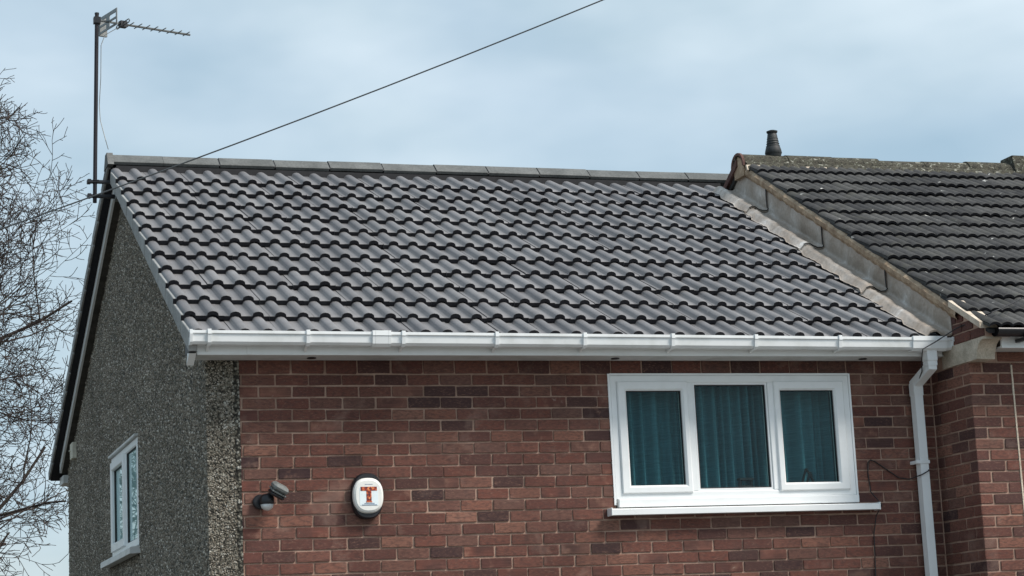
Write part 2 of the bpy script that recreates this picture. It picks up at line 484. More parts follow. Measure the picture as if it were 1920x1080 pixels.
# ---- front wall of the house: mortar body with the window opening
WX0, WX1, WZ0, WZ1 = 2.452, 4.284, -.925, -.008        # opening
fw_parts = [box(XW-.02, WX0, .004, .25, 0, z(.12)), box(WX1, XP+.02, .004, .25, 0, z(.12)),
            box(WX0, WX1, .004, .25, 0, z(WZ0)), box(WX0, WX1, .004, .25, z(WZ1), z(.12))]
front = obj('front_wall', join(*fw_parts), MORTAR, house)
cells = []
for r in range(-1, 64):
    zb, zt = -(r+1)*H, -r*H
    if r == -1: zt = .104
    if zb < -Z0: zb = -Z0
    ph = 0 if r % 2 else .5
    wob = [rnd.uniform(-.004, .004) for _ in range(30)]
    for i in range(-2, 24):
        x0 = (i+ph)*BL + wob[i % 30]; x1 = (i+1+ph)*BL + wob[(i+1) % 30]
        x0c, x1c = max(x0, XW), min(x1, XP)
        segs = [(x0c, x1c)]
        if zt - .02 > WZ0 and zb + .02 < WZ1:
            segs = [(x0c, min(x1c, WX0+.004)), (max(x0c, WX1-.004), x1c)]
        for (a, b) in segs:
            if b - a < .03: continue
            zz = zt
            cells.append((a, b, zb, zz))
def brick_at(lst, a, b, zb, zt, y, depth=.06):
    j = JT*rnd.uniform(.75, 1.25)
    hx = (b-a) - j; hz = (zt-zb) - JT*rnd.uniform(.85, 1.1)
    if hz < .012: return
    lst.append(((( a+b)/2 + rnd.uniform(-.002, .002), y + depth/2 + rnd.uniform(-.003, .002), z((zb+zt)/2) + rnd.uniform(-.0015, .0015)), (hx, depth, hz)))
vis, rest = [], []
for (a, b, zb, zt) in cells:
    inview = zt > -1.50 + .06*(a/5)
    brick_at(vis if inview else rest, a, b, zb, zt, -.0035)
vis.sort(key=lambda e: -e[1][0]*e[1][2])
rest += vis[300:]; vis = vis[:300]
for c, s in vis:
    o = place('brick', BM[rnd.randrange(16)], front, c, (0, rnd.uniform(-.006, .006), 0), s)
joined_bricks('brickwork', rest, front)

# ---- pebbledash gable wall and its return on to the front
def sl(y):                                          # underside height of the roof over the gable at depth y
    if y < YR: return EZ + math.tan(PITCH)*(y-EY) - .10
    return ZR + (RZ-ZR)*(y-YR)/(RY-YR) - .10
GW = (3.10, 4.68, -.925, -.012)                     # gable window: y0, y1, z0, z1
def gp(y0, y1, zb0=None, top=None):
    pts = [(y0, zb0 if zb0 is not None else 0), (y1, zb0 if zb0 is not None else 0)]
    if top is not None: pts += [(y1, top), (y0, top)]
    else:
        pts += [(y1, z(sl(y1)))]
        if y0 < YR < y1: pts += [(YR, z(sl(YR)))]
        pts += [(y0, z(sl(y0)))]
    return prism(pts, 'x', XG, XG+.22)
gable = obj('gable_wall', join(gp(-.012, GW[0]), gp(GW[0], GW[1], 0, z(GW[2])), gp(GW[0], GW[1], z(GW[3])), gp(GW[1], DREAR)), PEB, house)
obj('pebbledash_return', box(XG+.2, XW, -.012, .24, 0, z(.13)), PEB, house)
obj('rear_wall', box(XG+.225, XP, DREAR-.25, DREAR-.01, 0, z(.2)), PEB, house)
obj('room_floor', box(XG+.23, XP, .26, DREAR-.26, z(-2.3), z(-2.25)), ROOM, house)

def m_stones():
    t = NT('pebble_stones'); v = t.coord(add_random=False); ge = t.n('ShaderNodeNewGeometry')
    c = t.ramp(ge.outputs['Random Per Island'], [(0, (.098, .084, .064)), (.35, (.178, .153, .119)), (.65, (.26, .228, .182)), (.88, (.35, .315, .26)), (1, (.56, .53, .47))])
    c = t.mix(.6, c, t.ramp(t.noise(v, 1.6, 5, .62), [(.3, g3(.66)), (.7, g3(1.3))]), 'MULTIPLY')
    c = t.mix(t.ramp(t.noise(v, 2.9, 4, .6), [(.5, g3(0)), (.75, g3(.4))]), c, (.115, .108, .082))
    t.color(c); t.rough(.85, .35); return t.m
STONES = m_stones()
def pebbles(n, pick, frame, size=1.0):
    r = random.Random(11); V, F = [], []
    for _ in range(n):
        p = pick(r)
        if p is None: continue
        o_, e1, e2, nn = frame
        c = o_ + e1*p[0] + e2*p[1]
        a = r.uniform(0, 6.28); ra = r.uniform(.0055, .0115)*size; rb = ra*r.uniform(.6, .95); hgt = r.uniform(.55, 1.0)*rb*1.15
        u = (e1*math.cos(a) + e2*math.sin(a)); w_ = (-e1*math.sin(a) + e2*math.cos(a))
        k = len(V)
        for (s1, s2) in ((1, 0), (.5, .87), (-.5, .87), (-1, 0), (-.5, -.87), (.5, -.87)):
            V.append(tuple(c + u*s1*ra + w_*s2*rb - nn*.002))
        j1, j2 = r.uniform(-.3, .3), r.uniform(-.3, .3)
        for (s1, s2) in ((.6, .1), (-.3, .55), (-.25, -.55)):
            V.append(tuple(c + u*(s1+j1*.4)*ra + w_*(s2+j2*.4)*rb + nn*hgt*r.uniform(.75, 1.1)))
        for q in ((0, 1, 6), (1, 7, 6), (1, 2, 7), (2, 3, 7), (3, 8, 7), (3, 4, 8), (4, 5, 8), (5, 6, 8), (5, 0, 6), (6, 7, 8)):
            F.append(tuple(k+i for i in q))
    return V, F
def pick_gable(r):
    y_ = r.uniform(-.01, DREAR); zz = r.uniform(-2.2, 2.35)
    if zz > sl(y_) - .01 or (GW[0]-.03 < y_ < GW[1]+.03 and GW[2]-.03 < zz < GW[3]+.03): return None
    return (y_, zz + Z0)
o = obj('pebbles', pebbles(92000, pick_gable, (Vector((XG, 0, 0)), Vector((0, 1, 0)), Vector((0, 0, 1)), Vector((-1, 0, 0)))), STONES, gable, True); setp(o, kind='stuff')
o = obj('pebbles', pebbles(5200, lambda r: (r.uniform(XG, XW+.001), z(r.uniform(-2.2, .12))), (Vector((0, -.012, 0)), Vector((1, 0, 0)), Vector((0, 0, 1)), Vector((0, -1, 0))), .68), STONES, gable, True); setp(o, kind='stuff')

# ------------------------------------------------------------------ front roof
cp, sp_, tp = math.cos(PITCH), math.sin(PITCH), math.tan(PITCH)
def rp(x, d, n=0):                                   # point on the roof: x, distance up the slope, height normal to it
    return (x, EY + d*cp - n*sp_, z(EZ + d*sp_ + n*cp))
SL = 3.86/cp
def slab(x0, x1, d0, d1, n0, n1):
    v = [rp(x, d, n) for x in (x0, x1) for d in (d0, d1) for n in (n0, n1)]
    return v, [(0, 1, 3, 2), (4, 6, 7, 5), (0, 4, 5, 1), (2, 3, 7, 6), (0, 2, 6, 4), (1, 5, 7, 3)]
roof = obj('roof', slab(XV+.05, XP-.003, .03, SL, -.085, -.055), FELT, house)

def tile_mesh(name, W, L, prof, thick, mats, left_drop=0, tail=.0):
    """prof: list of (x, height) over the cover width; front (lower) end at y=0, tail at y=L"""
    V, F, S, MI = [], [], [], []
    n = len(prof)
    rows = [(0.0, -.0045), (.007, 0.0), (L, 0.0)]
    for (yy, dz) in rows:
        for (x, h) in prof: V.append((x, yy, h+dz))
    for r in range(len(rows)-1):
        for i in range(n-1):
            F.append((r*n+i, r*n+i+1, (r+1)*n+i+1, (r+1)*n+i)); S.append(True); MI.append(0)
    # nose
    k = len(V)
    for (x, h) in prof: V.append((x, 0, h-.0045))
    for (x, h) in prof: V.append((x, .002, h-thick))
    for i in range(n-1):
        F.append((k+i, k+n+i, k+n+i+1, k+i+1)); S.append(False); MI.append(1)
    # sides
    for i, s in ((0, -1), (n-1, 1)):
        k = len(V); x, h = prof[i]
        V += [(x, 0, h-.0045), (x, L, h), (x, L, h-thick), (x, .002, h-thick)]
        F.append((k, k+1, k+2, k+3) if s < 0 else (k+3, k+2, k+1, k)); S.append(False); MI.append(0 if s < 0 else 1)
    # underside (closes the nose from below)
    k = len(V)
    for yy in (.002, L*.5):
        for (x, h) in prof: V.append((x, yy, h-thick))
    for i in range(n-1):
        F.append((k+i, k+n+i, k+n+i+1, k+i+1)); S.append(True); MI.append(1)
    m = bpy.data.meshes.new(name); m.from_pydata(V, [], F)
    for q in mats: m.materials.append(q)
    m.polygons.foreach_set('use_smooth', S); m.polygons.foreach_set('material_index', MI); m.update()
    return m

def roman(W, centres, hw, hh, x0=0, x1=None, seg=6):
    x1 = W if x1 is None else x1
    pts = []
    if x0 < centres[0]-hw - .004: pts.append((x0, 0))
    for c in centres:
        for k in range(seg+1):
            a = math.pi*(1-k/seg); x = c+hw*math.cos(a)
            pts.append((x, hh*math.sin(a)**.85 if 0 < k < seg else 0.0))
    if x1 > pts[-1][0]+.004: pts.append((x1, 0))
    return pts
GAUGE, TL = .3475, .425
LIFT = .038
tilt = math.atan(LIFT/GAUGE)
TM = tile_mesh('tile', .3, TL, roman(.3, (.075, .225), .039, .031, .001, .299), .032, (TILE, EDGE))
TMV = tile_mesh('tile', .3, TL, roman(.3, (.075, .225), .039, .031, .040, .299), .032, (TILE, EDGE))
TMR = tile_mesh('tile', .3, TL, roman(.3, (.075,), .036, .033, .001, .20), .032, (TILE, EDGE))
for k in range(12):
    d = -.022 + GAUGE*k
    for j in range(18):
        x = -.52 + .3*j
        me = TMV if j == 0 else TM
        p = rp(x + rnd.uniform(-.0025, .0025), d + rnd.uniform(-.006, .006), rnd.uniform(-.003, .003))
        place('tile', me, roof, p, (PITCH - tilt + rnd.uniform(-.006, .006), rnd.uniform(-.009, .009), rnd.uniform(-.007, .007)))
# verge tiles: the down-turned ends of the left-hand column, one per course
def verge_mesh():
    L = TL
    pr = bbox(0, .056, .001, GAUGE-.016, -.125, .004, .004)
    v_ = [(p[0], p[1], p[2] + (p[1]*math.tan(tilt) if p[2] < -.06 else 0)) for p in pr[0]]
    m = mesh('verge_tile', v_, pr[1], VERGE); return m
VM = verge_mesh()
VMD = mesh('verge_nose', *box(.001, .056, -.004, .0005, -.034, -.001), EDGE)
for k in range(12):
    d = -.022 + GAUGE*k
    p = rp(XV-.012 + rnd.uniform(-.002, .002), d+.006, -.001)
    o = place('verge_tile', VM, roof, p, (PITCH - tilt + rnd.uniform(-.003, .003), 0, 0))
    place('verge_nose', VMD, roof, rp(XV-.012, d+.006, -.001), (PITCH - tilt, 0, 0))

# rear slope
RP = math.atan2(ZR-RZ, RY-YR)
def rr_(x, d, n=0):                                  # d measured down the rear slope from the ridge
    return (x, YR + d*math.cos(RP) + n*math.sin(RP), z(ZR - d*math.sin(RP) + n*math.cos(RP)))
RSL = math.hypot(ZR-RZ, RY-YR)
v = [rr_(x, d, n) for x in (XV+.005, XP-.003) for d in (.02, RSL) for n in (-.075, -.012)]
obj('rear_roof', (v, [(0, 2, 3, 1), (4, 5, 7, 6), (0, 1, 5, 4), (2, 6, 7, 3), (0, 4, 6, 2), (1, 3, 7, 5)]), EDGE, house)
ng = int(RSL/GAUGE)
VMR = mesh('rear_verge_tile', *bbox(0, .03, 0, .36, -.075, .006, .004), VERGE)
for k in range(ng+1):
    d = RSL - GAUGE*k + .01
    place('rear_verge_tile', VMR, roof, rr_(XV-.012, d, .004), (-RP - .0 + .05, 0, math.pi) if False else (math.pi*0 - RP + .06, 0, 0)) if False else None
    q = rr_(XV-.012, max(d-.36, 0.0), .0)
    place('rear_verge_tile', VMR, roof, q, (-RP + .05, 0, 0))
# barge boards on the gable
def barge(pts, x0, x1, drop):
    n = len(pts); poly = [(y, zz) for (y, zz) in pts] + [(y, zz-drop) for (y, zz) in pts[::-1]]
    return prism(poly, 'x', x0, x1)
yb = [(YR+.02, z(ZR-.088)), (RY-.35, z(RZ-.088+.35*math.tan(RP)))]
obj('barge_board', barge(yb, XG-.080, XG-.060, .085), WHITE, house)
obj('verge_soffit', barge([(a_, b_-.07) for a_, b_ in yb], XG-.0595, XG-.002, .02), SOFFITSHADE, house)  # darkened board: its underside shade is in the colour
obj('rear_eaves_box', box(XG-.05, XG+.2, DREAR-.02, RY-.06, z(.12), z(.20)), WHITEOLD, house)
yf = [(-.02, z(EZ+tp*(.31)-.10)), (YR-.02, z(ZR-.10))]
obj('barge_board', barge(yf, XG-.024, XG-.004, .07), WHITEOLD, house)

# ridge tiles
def ridge_mesh(L):
    pr = [(-.116, -.088), (-.110, -.077), (-.045, -.022), (-.022, -.005), (0, 0), (.022, -.005), (.045, -.022), (.110, -.077), (.116, -.088)]
    n = len(pr); V = []; F = []
    for x in (0, L):
        for (a, b) in pr: V.append((x, a, b))
        for (a, b) in pr: V.append((x, a*.86, b-.020))
    for i in range(n-1):
        F.append((i, 2*n+i, 2*n+i+1, i+1)); F.append((n+i, n+i+1, 3*n+i+1, 3*n+i))
        F.append((i, i+1, n+i+1, n+i)); F.append((2*n+i, 3*n+i, 3*n+i+1, 2*n+i+1))
    F.append((0, n, 3*n, 2*n)); F.append((n-1, 3*n-1, 4*n-1, 2*n-1))
    return mesh('ridge_tile', V, F, RIDGE)
RTOP = 2.370
RM = ridge_mesh(.458)
UM = mesh('ridge_union', [(x, a*.985, b-.006) for x in (0, .016) for (a, b) in [(-.116, -.088), (-.110, -.077), (-.045, -.022), (0, -.001), (.045, -.022), (.110, -.077), (.116, -.088)]],
          [(i, 7+i, 8+i, i+1) for i in range(6)], GASKET)
first = ridge_mesh(.425)
place('ridge_tile', first, roof, (XV+.012, YR, z(RTOP)))
for k in range(12):
    x = -.05 + .4685*k
    if x > 4.9: break
    if x + .458 > XP: me = ridge_mesh(5.085 - x)
    else: me = RM
    place('ridge_tile', me, roof, (x, YR, z(RTOP) + rnd.uniform(-.003, .003)), (0, rnd.uniform(-.003, .003), rnd.uniform(-.003, .003)))
    place('ridge_union', UM, roof, (x-.013, YR, z(RTOP)))
obj('ridge_end_cap', prism([(YR-.134, z(RTOP-.112)), (YR+.134, z(RTOP-.112)), (YR+.05, z(RTOP+.004)), (YR-.05, z(RTOP+.004))], 'x', XV-.02, XV+.03), RIDGE, roof)
obj('ridge_roll', box(XV+.05, XP-.02, YR-.115, YR+.1, z(ZR-.12), z(ZR-.068)), FELT, roof)

# ------------------------------------------------------------------ lead flashing up the party wall
def lead_piece(d0, d1, extra):
    V, F = [], []
    prof = [(4.735, None), (4.752, None), (4.772, .036), (4.800, .048), (4.826, .044), (4.856, .024), (4.90, .010), (4.938, .012), (4.951, .026)]
    upr = .19
    N = max(8, int((d1-d0)/.035)); m = len(prof)+3
    r = random.Random(int(d0*100))
    ofs = [r.uniform(-.004, .004) for _ in range(N+1)]
    for i in range(N+1):
        d = d0 + (d1-d0)*i/N
        e = extra*(1 - i/N)**2
        fr = ((d+.022)/GAUGE) % 1.0
        for q, (x, nn) in enumerate(prof):
            base = (-LIFT*fr*.6 + (.004, .008)[q]) if nn is None else nn - LIFT*fr*.3
            V.append(rp(x + (ofs[i] if q < 2 else 0), d, base + e + r.uniform(-.003, .003)))
        b = rp(4.951, d, .026+e)
        V.append((XP-.004 - e*.6, b[1], b[2]+.012)); V.append((XP-.006-e*.6 + r.uniform(-.002, .001), b[1], b[2]+upr*.5)); V.append((XP-.005-e*.6, b[1], b[2]+upr-.02))
    for i in range(N):
        for k in range(m-1):
            F.append((i*m+k, i*m+k+1, (i+1)*m+k+1, (i+1)*m+k))
    k0 = len(V)
    for k in range(m):                                   # lapped edge: the sheet's own thickness
        x, y_, zz = V[k]; V.append((x, y_, zz)); V.append((x + (.010 if k >= m-3 else 0), y_+.004, zz-(.014 if k < m-3 else 0)))
    for k in range(m-1):
        F.append((k0+2*k, k0+2*k+1, k0+2*k+3, k0+2*k+2))
    return V, F
fl = obj('lead_flashing', lead_piece(-.02, 1.09, .004), LEAD, house, True)
LSEAM = m_plain('lead_lap_dark', (.030, .030, .032), .6)
for a, b in ((1.0, 2.22), (2.13, 3.33), (3.24, 3.98)):
    lp_ = lead_piece(a, b, .018)
    obj('lead_sheet', lp_, LEAD, fl, True)
    obj('lap_seam', tube([Vector(p) + Vector((-.003, -.004, -.002)) for p in lp_[0][2:12]], .0045, 5), LSEAM, fl)

# ------------------------------------------------------------------ eaves: fascia, soffit, gutter, downpipe
YF = -.245
obj('fascia', bbox(XV+.055, XP-.03, YF, YF+.018, z(.090), z(.215), .002), WHITE, house)
so = obj('soffit', box(XV+.06, XP-.002, YF+.0185, -.0125, z(.092), z(.103)), WHITEOLD, house)
for xx in (.335, 2.46, 4.35):
    obj('soffit_vent', lathe([(.030, 0), (.030, .004), (.024, .006)], (xx, -.125, z(.0855)), 16), BLACKP, so)
obj('fascia_joint', bbox(-.115, -.085, YF-.004, YF-.0005, z(.092), z(.16), .001), WHITE, house)
# boxed end of the eaves under the verge
obj('eaves_box_end', prism([(YF+.002, z(.100)), (-.165, z(.112)), (-.125, z(.040))], 'x', XV+.004, XV+.050), WHITE, house)
obj('eaves_gap_shade', box(XV+.01, XV+.050, YF+.03, -.05, z(.115), z(.19)), BLACKP, house)  # solid black block painted in for the shade of the open gap

GX0, GX1 = -.50, 4.962
def gz(x): return -.024*(x-GX0)/(GX1-GX0)
def gutter_ring(x):
    b = gz(x)
    pr = [(-.248, .226), (-.252, .226), (-.252, .163), (-.270, .146), (-.335, .144), (-.352, .160), (-.358, .206), (-.366, .212), (-.366, .230), (-.352, .231), (-.350, .222), (-.345, .165), (-.330, .152), (-.272, .153), (-.2565, .168)]
    return [(x, a, z(c + b)) for a, c in pr]
def gutter(x0, x1):
    A, B = gutter_ring(x0), gutter_ring(x1); n = len(A)
    F = [(i, (i+1) % n, n+(i+1) % n, n+i) for i in range(n)]
    F.append(tuple(range(n))[::-1]); F.append(tuple(range(n, 2*n)))
    return A+B, F
WHITEG = m_white('white_gutter_plastic', (.80, .82, .82), .35, .42, (.36, .37, .32))
gut = obj('gutter', gutter(GX0+.012, GX1-.01), WHITEG, house)
def gend(x0, x1, grow=.004):
    pr = [(-.246, .231), (-.246, .160), (-.268, .141), (-.338, .139), (-.358, .156), (-.371, .206), (-.371, .235)]
    return prism([(a, z(c+gz(x0))) for a, c in pr], 'x', x0, x1)
obj('end_cap', gend(GX0, GX0+.018), WHITE, gut)
obj('end_cap', gend(GX1-.016, GX1), WHITE, gut)
def gstrap(x0, x1, tail=False):
    b = gz(x0)
    outer = [(-.2455, .236), (-.2455, .156), (-.266, .137), (-.340, .135), (-.361, .153), (-.370, .200), (-.3745, .206), (-.3745, .238), (-.350, .239)]
    inner = [(-.350, .2325), (-.368, .2320), (-.368, .211), (-.360, .206), (-.354, .159), (-.336, .1425), (-.270, .1445), (-.2495, .162), (-.2495, .236)]
    V = [(x, a, z(c+b)) for x in (x0, x1) for a, c in outer+inner[::1]]
    n = len(outer)+len(inner)
    F = [(i, (i+1) % n, n+(i+1) % n, n+i) for i in range(n)] 
    no = len(outer)
    for i in range(no-1):
        a, b_, c_, d_ = i, i+1, n-2-i, n-1-i
        F.append((a, b_, c_, d_)); F.append((n+d_, n+c_, n+b_, n+a))
    return V, F
for x in (-.375, .264, .900, 1.540, 2.160, 2.798, 3.417, 4.061):
    o = obj('gutter_bracket', gstrap(x-.012, x+.012), WHITE, gut)
    obj('bracket_foot', sweepbox([(x, -.30, z(.145+gz(x))), (x, -.262, z(.118)), (x, YF-.001, z(.112))], .014, .010), WHITE, gut)
obj('gutter_union', gstrap(.690, .708), WHITE, gut); obj('gutter_union', gstrap(.796, .814), WHITE, gut)
obj('union_sleeve', gstrap(.709, .795), WHITE, gut)
# running outlet and square downpipe
PX = 4.787
obj('outlet', join(gstrap(4.63, 4.90)), WHITE, gut)
obj('outlet_box', bbox(PX-.040, PX+.040, -.345, -.262, z(.045), z(.130), .003), WHITE, gut)
pipe = obj('downpipe', sweepbox([(PX, -.303, z(.060)), (PX, -.303, z(.005)), (PX, -.070, z(-.085)), (PX, -.070, 0.1)], .065, .065), WHITE, house)
obj('pipe_socket', sweepbox([(PX, -.070, z(-.080)), (PX, -.070, z(-.170))], .073, .073), WHITE, pipe)
obj('pipe_socket', sweepbox([(PX, -.303, z(.062)), (PX, -.303, z(.012))], .073, .073), WHITE, pipe)
for zc in (-.65, -2.4):
    obj('pipe_clip', join(bbox(PX-.060, PX+.042, -.1075, -.1035, z(zc-.012), z(zc+.012), .001), bbox(PX-.062, PX-.036, -.103, -.003, z(zc-.012), z(zc+.012), .002), bbox(PX+.0335, PX+.04, -.103, -.003, z(zc-.012), z(zc+.012), .002)), WHITE, pipe)

# ------------------------------------------------------------------ front window
def win_rect(x0, x1, z0, z1, m, y0, y1, b=.004):
    """mitred rectangular ring with members of width m"""
    o_ = [(x0, z0), (x1, z0), (x1, z1), (x0, z1)]
    mm = m if isinstance(m, tuple) else (m, m, m, m)   # left, right, bottom, top
    i_ = [(x0+mm[0], z0+mm[2]), (x1-mm[1], z0+mm[2]), (x1-mm[1], z1-mm[3]), (x0+mm[0], z1-mm[3])]
    def sh(r, e, s): # shrink ring corners
        return [(r[0][0]+e, r[0][1]+e), (r[1][0]-e, r[1][1]+e), (r[2][0]-e, r[2][1]-e), (r[3][0]+e, r[3][1]-e)]
    rings = [(o_, y1), (o_, y0+b), (sh(o_, b, 1), y0), (sh(i_, -b*2.2, 1), y0), (i_, y0+b*2.2), (i_, y1)]
    V = [(p[0], yy, z(p[1])) for r, yy in rings for p in r]; F = []
    n = len(rings)
    for r in range(n):
        r2_ = (r+1) % n
        for k in range(4):
            k2 = (k+1) % 4; F.append((r*4+k, r2_*4+k, r2_*4+k2, r*4+k2))
    return V, F
win = obj('window', win_rect(2.456, 4.280, -.866, -.010, (.052, .052, .050, .052), -.006, .07), WHITE, house)
# mullions
for xm in (3.045, 3.672):
    obj('mullion', bbox(xm-.028, xm+.028, -.004, .068, z(-.818), z(-.060), .004), WHITE, win)
FY = -.020
obj('casement', win_rect(2.504, 3.026, -.828, -.053, (.066, .045, .054, .064), FY, .05, .006), WHITE, win)
obj('casement', win_rect(3.688, 4.232, -.828, -.053, (.050, .077, .056, .064), FY, .05, .006), WHITE, win)
obj('glazing_bead', win_rect(3.074, 3.643, -.817, -.060, .018, .004, .05, .003), WHITE, win)
P_ = [(2.570, 2.981, -.774, -.117), (3.092, 3.625, -.799, -.078), (3.738, 4.155, -.772, -.117)]
for (a, b, c, d) in P_:
    obj('gasket', win_rect(a-.002, b+.002, c-.002, d+.002, .006, .006, .03, .001), GASKET, win)
    obj('pane', box(a, b, .022, .026, z(c), z(d)), GLASS, win)
obj('sub_sill', bbox(2.466, 4.288, -.030, .10, z(-.922), z(-.868), .004), WHITE, win)
s_v = prism([(.08, z(-.923)), (-.080, z(-.934)), (-.090, z(-.941)), (-.090, z(-.978)), (-.012, z(-.978)), (.08, z(-.968))], 'x', 2.395, 4.408)
obj('sill', s_v, WHITE, win)
obj('sill_end', bbox(2.384, 2.3945, -.093, -.004, z(-.982), z(-.928), .003), WHITE, win); obj('sill_end', bbox(4.4085, 4.419, -.093, -.004, z(-.982), z(-.928), .003), WHITE, win)
obj('trim', join(box(2.440, 2.4555, -.010, .01, z(-.905), z(.002)), box(4.2805, 4.294, -.010, .01, z(-.905), z(.002)), box(2.4556, 4.2804, -.0095, .01, z(-.0095), z(.004))), WHITE, win)
obj('window_board', box(2.452, 4.284, .075, .34, z(-.90), z(-.862)), WHITE, win)

# curtain
V, F = [], []
r = random.Random(3); xs = []
x = 2.38
while x < 4.36:                                         # one fold after another, each its own width and depth
    wd_ = r.choice((.045, .06, .075, .10, .14)); dp = r.uniform(.035, .105)*min(1, wd_/.07); sk = r.uniform(.35, .65)
    for k in range(8):
        t_ = k/8; u_ = t_/sk*.5 if t_ < sk else .5 + (t_-sk)/(1-sk)*.5
        xs.append((x + wd_*t_, .215 - dp*(.5-.5*math.cos(2*math.pi*u_))**1.4 + r.uniform(-.002, .002)))
    x += wd_
N = len(xs)-1
for (x, y_) in xs:
    for k in range(4):
        f_ = k/3; V.append((x + .006*math.sin(x*9)*f_, y_ + (y_-.18)*.25*f_, z(.02 - .88*f_)))
for i in range(N):
    for k in range(3):
        F.append((i*4+k, i*4+k+1, (i+1)*4+k+1, (i+1)*4+k))
cu = obj('curtain', (V, F), CURTAIN, None, True); setp(cu, 'teal curtain hanging in folds behind the three-pane white window', 'curtain')
# small things on the inner sill
st = thing('trinket_stand', (3.475, .10, z(-.862)), 'small black stand on the sill behind the middle window pane', 'ornament')
obj('top', bbox(3.42, 3.53, .075, .125, z(-.742), z(-.724), .003), BLACKP, st)
for (a, b) in ((3.435, -.012), (3.515, .012)):
    obj('leg', tube([(a, .10, z(-.735)), (a+b, .10, z(-.862))], .012, 6), BLACKP, st)
obj('shelf', bbox(3.432, 3.518, .085, .115, z(-.800), z(-.775), .003), BLACKP, st)
ea = thing('wire_easel', (3.965, .10, z(-.862)), 'thin black wire easel on the sill behind the right window pane', 'easel')
for (a, b) in ((3.885, 3.950), (4.045, 3.950), (3.930, 3.980), (4.010, 3.980)):
    obj('leg', tube([(a, .085 if a in (3.885, 4.045) else .12, z(-.862)), ((a+b)/2, .10, z(-.75)), (b, .10, z(-.665) if b == 3.950 else z(-.69))], .009, 5), BLACKP, ea)

# ------------------------------------------------------------------ gable window
gwin_y0, gwin_y1, gz0, gz1 = GW[0]+.008, GW[1]-.008, GW[2]+.06, GW[3]-.008
def gring(y0, y1, z0, z1, m, x0, x1, b=.004):
    V, F = win_rect(y0, y1, z0, z1, m, 0, 1, .0001)
    V, F = win_rect(y0, y1, z0, z1, m, x0, x1, b)
    V = [(p[1], p[0], p[2]) for p in V]
    return V, [q[::-1] for q in F]
gwn = obj('gable_window', gring(gwin_y0, gwin_y1, gz0, gz1, .06, XG-.004, XG+.06), WHITE, house)
ym = 3.80
obj('mullion', box(XG-.002, XG+.058, ym-.035, ym+.035, z(gz0+.055), z(gz1-.055)), WHITE, gwn)
obj('casement', gring(ym+.02, gwin_y1-.045, gz0+.045, gz1-.045, .07, XG-.022, XG+.04), WHITE, gwn)
for (a, b) in ((gwin_y0+.058, ym-.034), (ym+.088, gwin_y1-.113)):
    zz0, zz1 = (gz0+.058, gz1-.058) if a < ym else (gz0+.113, gz1-.113)
    obj('pane', box(XG+.014, XG+.018, a, b, z(zz0), z(zz1)), GLASS2, gwn)
    obj('gasket', gring(a-.001, b+.001, zz0-.001, zz1+.001, .007, XG+.004, XG+.022, .001), GASKET, gwn)
obj('head_trim', bbox(XG-.030, XG+.02, GW[0]-.01, GW[1]+.01, z(GW[3]-.004), z(GW[3]+.016), .002), WHITEOLD, gwn)
obj('sill', prism([(XG+.06, z(GW[2]+.058)), (XG-.075, z(GW[2]+.040)), (XG-.085, z(GW[2]+.030)), (XG-.085, z(GW[2]-.012)), (XG+.06, z(GW[2]-.004))], 'y', GW[0]-.06, GW[1]+.16), WHITEOLD, gwn)
obj('blind', box(XG+.0205, XG+.0225, GW[0]+.06, GW[1]-.06, z(GW[2]+.10), z(GW[3]-.06)), WHITE, gwn)
vb = thing('junction_box', (XG, 7.30, z(.28)), 'small cream box fixed high on the pebbledash gable near the rear eaves', 'junction box')
obj('cover', bbox(XG-.05, XG-.001, 7.22, 7.40, z(.28), z(.44), .006), CREAM, vb)
obj('knockout', lathe([(.022, 0), (.018, .006)], (XG-.052, 7.31, z(.36)), 10), CREAM, vb)

# ------------------------------------------------------------------ neighbour: walls
tn = .5586
NEY, NEZ = -.885, .214; NYR = 2.95; NZR = NEZ + tn*(NYR-NEY); NP = math.atan(tn)
def nz_(y): return NEZ + tn*(y-NEY) if y < NYR else NZR - tn*(y-NYR)
XN1 = 13.0
side_poly = [(YN+.004, 0), (8, 0), (8, z(nz_(8)-.09)), (NYR, z(NZR-.09)), (-.79, z(nz_(-.79)-.06)), (-.79, z(.145)), (YN+.004, z(.145))]
body = obj('party_wall', prism(side_poly, 'x', XP+.0045, XP+.22), MORTAR, nb)
nfront = obj('front_wall', box(XP+.221, XN1, YN+.004, YN+.25, 0, z(.12)), MORTAR, nb)
obj('rear_wall', box(XP+.22, XN1, 7.7, 7.95, 0, z(-.1)), MORTAR, nb)
ret, fac, low = [], [], []
for r in range(-1, 64):
    zb, zt = max(-(r+1)*H, -Z0), -r*H
    vis_row = zb > -1.75
    jj = lambda: JT*rnd.uniform(.8, 1.2)
    hz = (zt-zb) - JT
    if hz < .015: continue
    zc = z((zb+zt)/2)
    A = ret if vis_row else low; B = fac if vis_row else low
    cut = .10 if r % 2 else .225
    # corner brick seen on both faces
    cx = .225 if r % 2 else .1025
    cyy = .1025 if r % 2 else .225
    if zt <= .01:
        A.append(((XP + (cx-.005)/2-.002, YN + (cyy-.005)/2-.002, zc), (cx-.005, cyy-.005, hz)))
    # return wall, from the corner back to the house
    y0 = YN + cyy + .004
    while y0 < .0:
        y1 = min(y0+BL, .003)
        if y1-y0 > .03 and zt <= .01:
            A.append(((XP+.027 + rnd.uniform(-.0015, .0015), (y0+y1-JT*.2)/2, zc+rnd.uniform(-.001, .001)), (.06, y1-y0-jj(), hz)))
        y0 = y1
    x0 = XP + cx + .004
    while x0 < 6.4:
        x1 = x0+BL
        if zt <= .08:
            B.append((((x0+x1)/2, YN+.027+rnd.uniform(-.002, .001), zc+rnd.uniform(-.001, .001)), (BL-jj(), .06, hz)))
        x0 = x1
